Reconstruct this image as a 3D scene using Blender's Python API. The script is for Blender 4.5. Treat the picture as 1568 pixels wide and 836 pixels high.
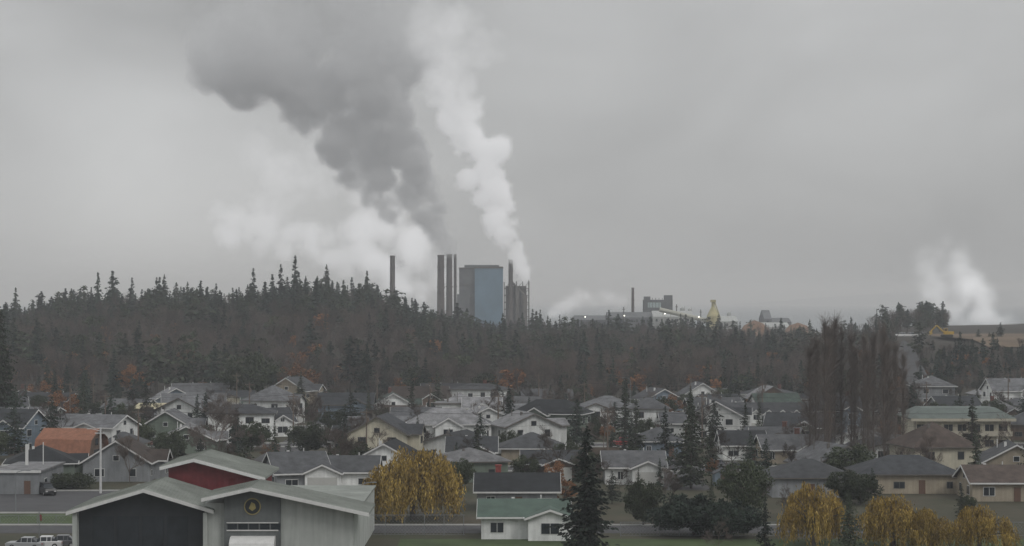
import bpy, math, random
import numpy as np
from mathutils import Vector, Matrix
random.seed(7); rng=np.random.default_rng(7)
scene=bpy.context.scene
for o in list(bpy.data.objects): bpy.data.objects.remove(o)
F=2926.0
def X(px,d): return (px-784.0)/F*d
def ZP(py,d): return 30-(py-460)/F*d
def ss(a,b,v):
    t=np.clip((v-a)/(b-a),0,1); return t*t*(3-2*t)

# ---------------- materials ----------------
MATS={}
def nn(t,ty,**k):
    n=t.nodes.new(ty)
    for a,b in k.items(): setattr(n,a,b)
    return n
def mat(name,col,rough=0.8,var=0.25,scale=1.5,metal=0,bump=0.0,rand=0.0,island=0.0,col2=None,emit=0,coord='Object',streak=0):
    if name in MATS: return MATS[name]
    m=bpy.data.materials.new(name); m.use_nodes=True; t=m.node_tree; L=t.links
    b=t.nodes['Principled BSDF']; b.inputs['Roughness'].default_value=rough; b.inputs['Metallic'].default_value=metal
    b.inputs['Specular IOR Level'].default_value=0.25
    tc=nn(t,'ShaderNodeTexCoord'); nz=nn(t,'ShaderNodeTexNoise'); nz.inputs['Scale'].default_value=scale; nz.inputs['Detail'].default_value=6; nz.inputs['Roughness'].default_value=0.65
    L.new(tc.outputs[coord],nz.inputs['Vector'])
    cr=nn(t,'ShaderNodeValToRGB'); c=np.array(col)
    c2=np.array(col2) if col2 is not None else c*(1+var)
    cr.color_ramp.elements[0].position=0.32; cr.color_ramp.elements[1].position=0.68
    cr.color_ramp.elements[0].color=(*(c*(1-var)),1); cr.color_ramp.elements[1].color=(*c2,1)
    L.new(nz.outputs['Fac'],cr.inputs['Fac']); out=cr.outputs['Color']
    def mul(sock,src,amt):
        mr=nn(t,'ShaderNodeMapRange'); mr.inputs['To Min'].default_value=1-amt; mr.inputs['To Max'].default_value=1+amt
        L.new(src,mr.inputs['Value'])
        vm=nn(t,'ShaderNodeVectorMath',operation='SCALE'); L.new(sock,vm.inputs[0]); L.new(mr.outputs[0],vm.inputs['Scale']); return vm.outputs[0]
    if rand: 
        oi=nn(t,'ShaderNodeObjectInfo'); out=mul(out,oi.outputs['Random'],rand)
    if island:
        g=nn(t,'ShaderNodeNewGeometry'); out=mul(out,g.outputs['Random Per Island'],island)
    if streak:
        mp=nn(t,'ShaderNodeMapping'); mp.inputs['Scale'].default_value=(1.6,1.6,.12); L.new(tc.outputs['Object'],mp.inputs[0]); n2=nn(t,'ShaderNodeTexNoise'); n2.inputs['Scale'].default_value=1.2; n2.inputs['Detail'].default_value=5; L.new(mp.outputs[0],n2.inputs['Vector']); out=mul(out,n2.outputs['Fac'],streak)
    L.new(out,b.inputs['Base Color'])
    if bump:
        bp=nn(t,'ShaderNodeBump'); bp.inputs['Strength'].default_value=bump; L.new(nz.outputs['Fac'],bp.inputs['Height']); L.new(bp.outputs[0],b.inputs['Normal'])
    if emit:
        b.inputs['Emission Color'].default_value=(*col,1); b.inputs['Emission Strength'].default_value=emit
    MATS[name]=m; return m

def siding(name,col,step=0.2):
    m=mat(name,col,0.7,0.14,0.6,rand=.12,streak=.35); t=m.node_tree; L=t.links; b=t.nodes['Principled BSDF']
    tc=nn(t,'ShaderNodeTexCoord'); w=nn(t,'ShaderNodeTexWave',bands_direction='Z'); w.inputs['Scale'].default_value=1/(step*6.28)*3.14
    L.new(tc.outputs['Object'],w.inputs['Vector']); bp=nn(t,'ShaderNodeBump'); bp.inputs['Strength'].default_value=0.3; bp.inputs['Distance'].default_value=0.03
    L.new(w.outputs['Fac'],bp.inputs['Height']); L.new(bp.outputs[0],b.inputs['Normal']); return m
def shingle(name,col):
    return mat(name,col,0.9,0.4,0.7,bump=0.25,rand=.3)

WALLS=[siding('siding_white',(0.66,0.67,0.66)),siding('siding_cream',(0.46,0.43,0.34)),siding('siding_grey',(0.22,0.23,0.24)),siding('siding_blue_grey',(0.15,0.19,0.23)),
 siding('siding_beige',(0.3,0.26,0.2)),siding('siding_brown',(0.12,0.085,0.065)),siding('siding_offwhite',(0.54,0.55,0.54)),siding('siding_sage',(0.13,0.16,0.13))]
ROOFS=[shingle('shingle_dark',(0.034,0.036,0.04)),shingle('shingle_grey',(0.056,0.058,0.062)),shingle('shingle_mid',(0.095,0.097,0.102)),shingle('shingle_brown',(0.055,0.042,0.036)),
 shingle('shingle_light',(0.16,0.16,0.165)),shingle('shingle_charcoal',(0.023,0.025,0.028)),shingle('shingle_green',(0.04,0.055,0.047))]
M_trim=mat('trim_white',(0.58,0.58,0.57),0.6,0.08); M_trimd=mat('trim_dark',(0.12,0.11,0.1),0.6,0.1); M_glass=mat('window_glass',(0.025,0.03,0.035),0.15,0.3,0.8)
M_door=mat('door_paint',(0.12,0.07,0.05),0.5,0.1); M_garage=mat('garage_door',(0.45,0.45,0.43),0.6,0.05)
M_brick=mat('chimney_brick',(0.13,0.062,0.05),0.9,0.25,4); M_orange=mat('orange_shingle',(0.22,0.1,0.062),0.85,0.25,1.2,bump=0.3); M_redbrick=mat('red_brick',(0.22,0.05,0.045),0.9,0.25,4)
M_green=mat('green_metal_roof',(0.06,0.09,0.073),0.7,0.25,0.5); M_greyroof=mat('grey_green_roof',(0.1,0.12,0.11),0.7,0.2,0.5); M_creamroof=mat('cream_roof',(0.45,0.41,0.27),0.7,0.12,0.5)
M_asphalt=mat('asphalt',(0.06,0.06,0.063),0.85,0.2,0.3); M_conc=mat('concrete',(0.25,0.25,0.24),0.9,0.15,0.5); M_line=mat('road_paint',(0.6,0.6,0.58),0.7,0.1)
M_wood=mat('pole_wood',(0.14,0.11,0.09),0.9,0.2); M_steel=mat('galvanised_steel',(0.2,0.21,0.22),0.5,0.1,metal=0.3); M_wire=mat('wire',(0.03,0.03,0.03),0.6,0.1)
M_fence=mat('fence_boards',(0.12,0.095,0.075),0.9,0.3,0.8,rand=.3)
M_bark=mat('bark',(0.08,0.068,0.06),0.95,0.3,3,rand=0.2)
M_con=mat('conifer_needles',(0.024,0.036,0.026),0.85,0.4,0.3,rand=0.45,island=0.5)
M_con2=mat('cedar_needles',(0.037,0.047,0.029),0.85,0.35,0.3,rand=0.4,island=0.5)
M_twig=mat('bare_twigs',(0.09,0.072,0.062),0.9,0.2,0.5,rand=0.4)
M_twig2=mat('poplar_twigs',(0.13,0.108,0.095),0.9,0.2,0.5,rand=0.2)
M_willow=mat('willow_leaves',(0.27,0.17,0.035),0.75,0.45,0.25,rand=0.12,island=0.5,col2=(0.38,0.27,0.07))
M_leafg=mat('green_leaves',(0.045,0.056,0.03),0.8,0.3,0.5,rand=0.3,island=0.4)
M_leafo=mat('autumn_leaves',(0.21,0.1,0.045),0.8,0.3,0.5,rand=0.3,island=0.4)

# ---------------- mesh helpers ----------------
def link(o,parent=None):
    scene.collection.objects.link(o)
    if parent is not None: o.parent=parent
    return o
def fast_mesh(name,V,Q,mats,midx=None):
    me=bpy.data.meshes.new(name); V=np.asarray(V,dtype=np.float32); Q=np.asarray(Q,dtype=np.int32); k=Q.shape[1]
    me.vertices.add(len(V)); me.vertices.foreach_set('co',V.ravel())
    me.loops.add(Q.size); me.loops.foreach_set('vertex_index',Q.ravel())
    me.polygons.add(len(Q)); me.polygons.foreach_set('loop_start',np.arange(0,Q.size,k,dtype=np.int32))
    for m in mats: me.materials.append(m)
    if midx is not None: me.polygons.foreach_set('material_index',np.asarray(midx,dtype=np.int32))
    me.update(calc_edges=True); return me
class B:
    def __init__(s): s.v=[]; s.f=[]; s.m=[]
    def add(s,vs,fs,m=0):
        n=len(s.v); s.v+= [tuple(map(float,v)) for v in vs]; s.f+=[tuple(i+n for i in f) for f in fs]; s.m+=[m]*len(fs)
    def box(s,x0,x1,y0,y1,z0,z1,m=0):
        vs=[(x0,y0,z0),(x1,y0,z0),(x1,y1,z0),(x0,y1,z0),(x0,y0,z1),(x1,y0,z1),(x1,y1,z1),(x0,y1,z1)]
        s.add(vs,[(0,3,2,1),(4,5,6,7),(0,1,5,4),(1,2,6,5),(2,3,7,6),(3,0,4,7)],m)
    def ext(s,poly,a0,a1,axis='x',m=0):
        n=len(poly)
        if axis=='x': vs=[(a0,p,q) for p,q in poly]+[(a1,p,q) for p,q in poly]
        else: vs=[(p,a0,q) for p,q in poly]+[(p,a1,q) for p,q in poly]
        fs=[tuple(range(n)),tuple(range(2*n-1,n-1,-1))]+[(i,i+n,(i+1)%n+n,(i+1)%n) for i in range(n)]
        s.add(vs,fs,m)
    def cyl(s,x,y,z0,z1,r0,r1=None,n=10,m=0):
        r1=r0 if r1 is None else r1
        vs=[(x+r0*math.cos(2*math.pi*i/n),y+r0*math.sin(2*math.pi*i/n),z0) for i in range(n)]+[(x+r1*math.cos(2*math.pi*i/n),y+r1*math.sin(2*math.pi*i/n),z1) for i in range(n)]
        s.add(vs,[tuple(range(n-1,-1,-1)),tuple(range(n,2*n))]+[(i,(i+1)%n,(i+1)%n+n,i+n) for i in range(n)],m)
    def tube(s,p,q,r,n=6,m=0,r1=None):
        p=Vector(p);q=Vector(q);d=(q-p); r1=r if r1 is None else r1
        if d.length<1e-6:return
        d.normalize(); u=d.orthogonal().normalized(); w=d.cross(u)
        vs=[tuple(p+(u*math.cos(2*math.pi*i/n)+w*math.sin(2*math.pi*i/n))*r) for i in range(n)]+[tuple(q+(u*math.cos(2*math.pi*i/n)+w*math.sin(2*math.pi*i/n))*r1) for i in range(n)]
        s.add(vs,[tuple(range(n-1,-1,-1)),tuple(range(n,2*n))]+[(i,(i+1)%n,(i+1)%n+n,i+n) for i in range(n)],m)
    def obj(s,name,mats,parent=None,loc=(0,0,0),rz=0):
        me=bpy.data.meshes.new(name); me.from_pydata(s.v,[],s.f)
        for mm in (mats if isinstance(mats,list) else [mats]): me.materials.append(mm)
        me.polygons.foreach_set('material_index',s.m); me.update()
        o=bpy.data.objects.new(name,me); o.location=loc; o.rotation_euler=(0,0,rz); return link(o,parent)
def empty(name,loc=(0,0,0),rz=0):
    o=bpy.data.objects.new(name,None); o.location=loc; o.rotation_euler=(0,0,rz); o.empty_display_size=0.5; return link(o)

# ---------------- trees ----------------
def unit(a): return a/np.maximum(np.linalg.norm(a,axis=1,keepdims=True),1e-6)
def cards(C,D,Ln,W):
    D=unit(D); R=rng.normal(size=C.shape); S=unit(np.cross(D,R)); Ln=np.asarray(Ln).reshape(-1,1); W=np.asarray(W).reshape(-1,1)
    V=np.stack([C-D*Ln/2,C+S*W/2,C+D*Ln/2,C-S*W/2],1).reshape(-1,3); return V,np.arange(len(V)).reshape(-1,4)
def tubes(P,Qp,r0,r1,n=3):
    P=np.array(P,float);Qp=np.array(Qp,float);D=unit(Qp-P);U=unit(np.cross(D,np.tile([0.31,0.2,0.9],(len(P),1))+1e-4));W=np.cross(D,U)
    r0=np.array(r0,float).reshape(-1,1);r1=np.array(r1,float).reshape(-1,1); rings=[]
    for base,r in ((P,r0),(Qp,r1)):
        for i in range(n):
            a=2*math.pi*i/n; rings.append(base+(U*math.cos(a)+W*math.sin(a))*r)
    V=np.stack(rings,1).reshape(-1,3); b=(np.arange(len(P))*2*n)[:,None]
    Q=np.concatenate([np.concatenate([b+i,b+(i+1)%n,b+(i+1)%n+n,b+i+n],1) for i in range(n)],0); return V,Q
def combine(name,parts,mats):
    Vs=[];Qs=[];M=[];o=0
    for V,Q,m in parts: Vs.append(V);Qs.append(Q+o);M+= [m]*len(Q);o+=len(V)
    return fast_mesh(name,np.concatenate(Vs),np.concatenate(Qs),mats,M)
def conifer_mesh(name,H,R,levels,cper,csize,mat_,ragged=0.3,power=0.85,bare=0.08):
    P=[];Qp=[];a=[];b=[]
    P.append((0,0,0));Qp.append((0,0,H*0.5));a.append(H*0.02);b.append(H*0.012);P.append((0,0,H*.5));Qp.append((0,0,H));a.append(H*0.012);b.append(0.01)
    C=[];D=[];S=[]
    asym=rng.uniform(0.7,1.25,8)
    for i in range(levels):
        t=(i+rng.uniform(0,0.8))/levels; z=H*(bare+(1-bare)*t); r=(R*(1-t)**power+0.02*R)*rng.uniform(.8,1.15)
        for k in range(rng.integers(5,8)):
            if rng.random()<0.12: continue
            an=rng.uniform(0,2*math.pi); l=r*rng.uniform(1-ragged*1.6,1+ragged*0.6)*asym[int(an/(2*math.pi)*8)%8]
            n=max(3,int(cper*l/R)+2); s=np.sort(rng.uniform(0.12,1,n)); dr=rng.uniform(0.1,0.4)*(1-t*0.8)
            rad=s*l; zz=z-dr*rad+0.25*dr*rad*s+rng.normal(0,csize*0.25,n)
            side=rng.normal(0,1,n)*0.22*l*s
            ca,sa=math.cos(an),math.sin(an)
            C.append(np.stack([rad*ca-side*sa,rad*sa+side*ca,zz],1)); 
            sd=rng.normal(0,0.7,n); D.append(np.stack([ca-sd*sa,sa+sd*ca,rng.normal(-0.35,0.25,n)],1)); S.append(csize*rng.uniform(0.6,1.3,n)*(0.55+0.45*(1-t)))
            P.append((0,0,z));Qp.append((rad[-1]*ca,rad[-1]*sa,z-dr*rad[-1]*0.8));a.append(0.004*H*(1-t)+0.02);b.append(0.01)
    C=np.concatenate(C);D=np.concatenate(D);S=np.concatenate(S)
    V,Q=cards(C,D,S*1.5,S*0.75); tv,tq=tubes(P,Qp,a,b)
    return combine(name,[(V,Q,0),(tv,tq,1)],[mat_,M_bark])
def bare_mesh(name,H,spread,depth,kids,up,mat_,tr=0.02,taper=0.72):
    P=[];Qp=[];A=[];Bb=[]
    def rec(p,d,l,r,k):
        q=p+d*l; P.append(tuple(p));Qp.append(tuple(q));A.append(max(r,0.012));Bb.append(max(r*0.65,0.01))
        if k==0: return
        for i in range(random.randint(*kids)):
            nd=(d+Vector((random.gauss(0,spread),random.gauss(0,spread),random.gauss(0,spread*0.6)+up))).normalized()
            st=p+d*l*random.uniform(0.55,1.0) if i else q
            rec(st,nd,l*random.uniform(taper-0.12,taper+0.1),r*0.62,k-1)
    rec(Vector((0,0,0)),Vector((0.02,0,1)),H*0.26,H*tr,depth)
    V,Q=tubes(P,Qp,A,Bb); V[:,2]*=H/V[:,2].max(); return combine(name,[(V,Q,0)],[mat_])
def poplar_mesh(name,H):
    P=[];Qp=[];A=[];Bb=[]
    def seg(p,q,r0,r1): P.append(tuple(p));Qp.append(tuple(q));A.append(r0);Bb.append(r1)
    seg((0,0,0),(0,0,H*.5),0.22,0.12);seg((0,0,H*.5),(0,0,H*.97),0.12,0.02)
    for i in range(120):
        t=random.random()**0.75; z=H*(0.03+0.84*t); a=random.uniform(0,6.28); l=H*random.uniform(0.06,0.18)*(1.15-t*0.8)
        p=Vector((0,0,z)); sp=random.uniform(.25,.7); d=Vector((math.cos(a)*sp,math.sin(a)*sp,1)).normalized(); 
        for j in range(3):
            q=p+d*l/3; seg(p,q,0.035-0.01*j,0.025-0.007*j)
            for k in range(4):
                s=p+(q-p)*random.random(); dd=(d+Vector((random.gauss(0,.5),random.gauss(0,.5),.2))).normalized(); e=s+dd*random.uniform(0.5,1.6); seg(s,e,0.013,0.007)
                for _ in range(2):
                    e2=s+(e-s)*random.random(); seg(e2,e2+(dd+Vector((random.gauss(0,.6),random.gauss(0,.6),.1)))*random.uniform(.3,.9),0.011,0.006)
            p=q; d=(d+Vector((0,0,0.35))).normalized()
    V,Q=tubes(P,Qp,A,Bb); return combine(name,[(V,Q,0)],[M_twig2])
def willow_mesh(name,H,R,nclump,mat_=None):
    P=[];Qp=[];A=[];Bb=[];C=[];D=[];S=[]
    P.append((0,0,0));Qp.append((0.2,0,H*.3));A.append(0.5);Bb.append(0.35)
    for i in range(nclump):
        an=rng.uniform(0,6.283); rr=R*math.sqrt(rng.uniform(0.0,1))*0.9*rng.uniform(.75,1.1); zt=H*(0.97-0.42*(rr/R)**2)*rng.uniform(0.66,1.06)
        cx,cy=rr*math.cos(an),rr*math.sin(an)
        mid=(cx*.45,cy*.45,H*.3+(zt-H*.3)*.6); P+=[(0.2,0,H*.3),mid];Qp+=[mid,(cx,cy,zt)];A+=[0.22,0.1];Bb+=[0.1,0.03]
        for k in range(24):
            sx,sy=cx+rng.normal(0,R*.08),cy+rng.normal(0,R*.08); top=zt-abs(rng.normal(0,H*.06)); ln=min(top-0.5,rng.uniform(0.12,0.55)*H)
            n=int(ln/0.27)+2; s=np.linspace(0,1,n); ox=(cx/R)*0.9*s**.5; oy=(cy/R)*0.9*s**.5
            c=np.stack([sx+ox+rng.normal(0,.12,n),sy+oy+rng.normal(0,.12,n),top-s*ln+rng.normal(0,.08,n)],1); C.append(c)
            D.append(np.stack([rng.normal(0,.35,n),rng.normal(0,.35,n),-np.ones(n)],1)); S.append(rng.uniform(.3,.6,n))
    C=np.concatenate(C);D=np.concatenate(D);S=np.concatenate(S); V,Q=cards(C,D,S*1.1,S*.34); tv,tq=tubes(P,Qp,A,Bb,5)
    return combine(name,[(V,Q,0),(tv,tq,1)],[mat_ or M_willow,M_bark])
def leafy_mesh(name,H,R,nclump,per,mat_,cs=0.3):
    P=[(0,0,0)];Qp=[(0,0,H*.45)];A=[H*.03];Bb=[H*.02];C=[];D=[]
    for i in range(nclump):
        v=rng.normal(size=3); v/=np.linalg.norm(v); v*=rng.uniform(.45,1.0); c=np.array([v[0]*R,v[1]*R,H*.54+v[2]*H*.4]); r=R*rng.uniform(.14,.34)
        P.append((0,0,H*rng.uniform(.2,.45)));Qp.append(tuple(c));A.append(H*.01);Bb.append(.02)
        u=unit(rng.normal(size=(per,3)))*rng.uniform(.5,1.05,(per,1)); C.append(c+u*r*[1,1,.75]); D.append(u+rng.normal(size=(per,3))*.6)
    C=np.concatenate(C);D=np.concatenate(D);ok=C[:,2]>0.15;C=C[ok];D=D[ok];V,Q=cards(C,D,rng.uniform(.7,1.4,len(C))*cs*1.3,rng.uniform(.6,1.1,len(C))*cs); tv,tq=tubes(P,Qp,A,Bb,4)
    return combine(name,[(V,Q,0),(tv,tq,1)],[mat_,M_bark])

near_con=[conifer_mesh('near_conifer_m',16,3.9,58,26,0.5,M_con,0.28),conifer_mesh('near_conifer_m2',16,4.3,50,22,0.5,M_con2,0.38,0.7)]
town_con=[conifer_mesh('town_conifer_m',14,3.2,34,13,0.55,M_con,0.38),conifer_mesh('town_conifer_m2',14,2.6,34,12,0.5,M_con2,0.35,0.75),conifer_mesh('town_conifer_m3',14,3.8,28,14,0.6,M_con,0.5,0.6,0.15)]
far_con=[conifer_mesh('far_con%d'%i,20,R,L,7,cs,m,rg,pw,br) for i,(R,L,m,rg,pw,br,cs) in enumerate([(4.2,24,M_con,.45,.8,.1,1.25),(3.4,24,M_con2,.5,.65,.2,1.2),(5.0,22,M_con,.55,.5,.25,1.35),(3.2,22,M_con,.5,.9,.15,1.15),(5.4,16,M_con2,.6,.4,.35,1.4)])]
bare_far=[bare_mesh('far_bare%d'%i,16,0.45,6,(2,4),0.12,M_twig,0.012) for i in range(4)]
bare_near=[bare_mesh('bare%d'%i,9,0.45,6,(3,4),0.1,M_twig,0.012) for i in range(2)]
leaf_far=[leafy_mesh('far_leaf',10,4.2,26,60,M_leafg,.7),leafy_mesh('far_leafo',8,3.2,22,50,M_leafo,.55)]
leaf_near=[leafy_mesh('leaf_g',9,5,60,130,M_leafg,.33),leafy_mesh('leaf_o',6,2.6,30,80,M_leafo,.25)]
pine_low=leafy_mesh('pine_low',6,5.2,70,150,M_con,.33)
poplars=[poplar_mesh('poplar%d'%i,27) for i in range(3)]
willows=[willow_mesh('willow0',10.3,7.2,66),willow_mesh('willow1',8.5,6.6,52),willow_mesh('willow2',8.5,6.6,44)]

def gzf(x,y):
    x=np.asarray(x,float);y=np.asarray(y,float)
    xb=x/np.maximum(y,400)*850
    A=np.interp(xb,[-700,-260,-228,-180,-120,-95,-70,-15,110,150,172,400],[12,10,13,18,18,22,20,5,4,6,15,16])
    end=np.interp(xb,[140,180],[830,700])
    z=A*ss(560,end,y)*(1-0.85*ss(1150,1380,y))
    return z+ -5*ss(1720,1800,y)
def gz(x,y): return float(gzf(x,y))
OCC=[]
def plant(me,name,px,yb,hpx=None,wmul=1.0,d=None,baseH=None,rz=None,occ=2.5):
    d=d or 87780/(yb-460); x=X(px,d)
    o=bpy.data.objects.new(name,me); z=gz(x,d)
    H=baseH or max(v.co.z for v in me.vertices)
    h=(hpx/F*d) if hpx else H
    s=h/H; o.scale=(s*wmul,s*wmul,s); o.location=(x,d,z-0.05); o.rotation_euler=(0,0,random.uniform(0,6.28) if rz is None else rz); link(o); OCC.append((x,d,occ)); return o

# ---------------- terrain ----------------
xs=np.concatenate([[-12000,-6000,-3000,-2000,-1400,-1000],np.linspace(-800,800,161),[1000,1400,2000,3000,6000,12000]])
ys=np.concatenate([[-1500,-500,-100],np.linspace(0,560,15),np.linspace(575,1900,100),[2200,3000]])
GX,GY=np.meshgrid(xs,ys); GZ=gzf(GX,GY)+np.where(GY>590,0.8*np.sin(GX*.05+GY*.031)*np.cos(GY*.043),0)
V=np.stack([GX.ravel(),GY.ravel(),GZ.ravel()],1); nx=len(xs); idx=np.arange(len(V)).reshape(GX.shape)
Q=np.stack([idx[:-1,:-1].ravel(),idx[:-1,1:].ravel(),idx[1:,1:].ravel(),idx[1:,:-1].ravel()],1)
M_ground=mat('ground_grass',(0.048,0.056,0.03),0.95,0.35,0.06,bump=0.2,col2=(0.07,0.06,0.042))
# leaf litter under the forest behind the town
t=M_ground.node_tree; b_=t.nodes['Principled BSDF']; src_=b_.inputs['Base Color'].links[0].from_socket
tc=nn(t,'ShaderNodeTexCoord'); sp=nn(t,'ShaderNodeSeparateXYZ'); t.links.new(tc.outputs['Object'],sp.inputs[0]); mr=nn(t,'ShaderNodeMapRange'); mr.inputs['From Min'].default_value=565; mr.inputs['From Max'].default_value=600; t.links.new(sp.outputs[1],mr.inputs['Value'])
mx=nn(t,'ShaderNodeMix',data_type='RGBA'); t.links.new(mr.outputs[0],mx.inputs['Factor']); t.links.new(src_,mx.inputs[6]); mx.inputs[7].default_value=(.034,.029,.022,1); t.links.new(mx.outputs[2],b_.inputs['Base Color'])
M_dirt=mat('ground_dirt',(0.12,0.088,0.06),0.95,0.35,0.05,bump=0.2)
me=fast_mesh('ground',V,Q,[M_ground]); me.shade_smooth(); link(bpy.data.objects.new('ground',me))
b=B(); b.add([(-40000,1700,0),(40000,1700,0),(40000,50000,0),(-40000,50000,0)],[(0,1,2,3)])
b.obj('sea_water',mat('sea_water',(0.1,0.12,0.13),0.35,0.2,0.01,bump=0.1))
def ridge(name,y,xa,xb_,prof,col):
    n=90; b=B(); xx=np.linspace(xa,xb_,n); zz=np.interp(xx,[p[0] for p in prof],[p[1] for p in prof])+rng.normal(0,1.0,n)*2
    vs=[(x,y,-2) for x in xx]+[(x,y+500,max(0,z)) for x,z in zip(xx,zz)]+[(x,y+1200,-2) for x in xx]
    fs=[(i,i+1,i+1+n,i+n) for i in range(n-1)]+[(i+n,i+1+n,i+1+2*n,i+2*n) for i in range(n-1)]
    b.add(vs,fs); return b.obj(name,mat(name+'_m',col,1,0.1))
ridge('distant_hills',13000,1500,8000,[(1500,0),(2000,35),(2700,85),(3300,105),(4000,95),(6000,80),(8000,90)],(0.12,0.13,0.14))

def sheet(name,x0,x1,y0,y1,z,m):
    b=B(); b.add([(x0,y0,z),(x1,y0,z),(x1,y1,z),(x0,y1,z)],[(0,1,2,3)]); return b.obj(name,m)
ROADY=[340,396,452,508]
NSX=[-112,-45,28,98,168]
for i,y in enumerate(ROADY):
    w=3.8; sheet('road',-400,400,y-w,y+w,0.02,M_asphalt)
    b=B(); b.box(-400,400,y-w-2,y-w,0,0.13); b.box(-400,400,y+w,y+w+2,0,0.13); b.obj('pavement',M_conc)
    b=B()
    for k in range(-60,60): b.add([(k*6,y-.07,.026),(k*6+3,y-.07,.026),(k*6+3,y+.07,.026),(k*6,y+.07,.026)],[(0,1,2,3)])
    b.obj('road_markings',M_line)
for x in NSX: sheet('road',x-3.6,x+3.6,302,556,0.016,M_asphalt)
sheet('road',-160,-52,270,300,0.03,M_asphalt)
sheet('road',-160,60,246,254,0.028,M_asphalt)
b=B(); b.box(-160,-52,268.6,270,0,.14); b.box(-160,-52,300,301.5,0,.14); b.box(-160,60,254,255.4,0,.14); b.obj('pavement',M_conc)
b=B()
for k in range(14): b.add([(-150+k*3,272,.036),(-149.88+k*3,272,.036),(-149.88+k*3,277,.036),(-150+k*3,277,.036)],[(0,1,2,3)])
b.obj('parking_markings',M_line)
M_lawn=mat('lawn',(0.05,0.072,0.028),0.95,0.3,0.15)
sheet('lawn',-14,110,200,240,0.02,M_lawn); sheet('lawn',-160,-52,255.5,268.5,0.02,M_lawn)

# ---------------- houses ----------------
def win(bf,bg,x,z,w,h,y,face=-1,axis='y'):
    if axis=='y':
        bf.box(x-w/2-.09,x+w/2+.09,min(y,y+face*.05),max(y,y+face*.05),z-.09,z+h+.09); bg.box(x-w/2,x+w/2,min(y,y+face*.08),max(y,y+face*.08),z,z+h)
        bf.box(x-.03,x+.03,min(y+face*.081,y+face*.1),max(y+face*.081,y+face*.1),z,z+h)
    else:
        bf.box(min(y,y+face*.05),max(y,y+face*.05),x-w/2-.09,x+w/2+.09,z-.09,z+h+.09); bg.box(min(y,y+face*.08),max(y,y+face*.08),x-w/2,x+w/2,z,z+h)
def gable_roof(br,bt,w,d,h,p,o,ax='x',a0=None,a1=None,c=0,th=.2):
    rh=p*d/2
    poly=[(c-d/2-o,h-o*p+.01),(c,h+rh+.01),(c+d/2+o,h-o*p+.01),(c+d/2+o,h-o*p+th),(c,h+rh+th),(c-d/2-o,h-o*p+th)]
    br.ext(poly,a0,a1,ax)
    f=[(c-d/2-o,h-o*p-.12),(c,h+rh-.12),(c+d/2+o,h-o*p-.12),(c+d/2+o,h-o*p+th-.05),(c,h+rh+th-.05),(c-d/2-o,h-o*p+th-.05)]
    bt.ext(f,a0-.06,a0-.003,ax); bt.ext(f,a1+.003,a1+.06,ax)
    for sg in (-1,1):
        e=c+sg*(d/2+o); lo,hi=min(e+sg*.003,e+sg*.1),max(e+sg*.003,e+sg*.1)
        if ax=='x': bt.box(a0,a1,lo,hi,h-o*p-.06,h-o*p+th-.04)
        else: bt.box(lo,hi,a0,a1,h-o*p-.06,h-o*p+th-.04)
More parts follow.
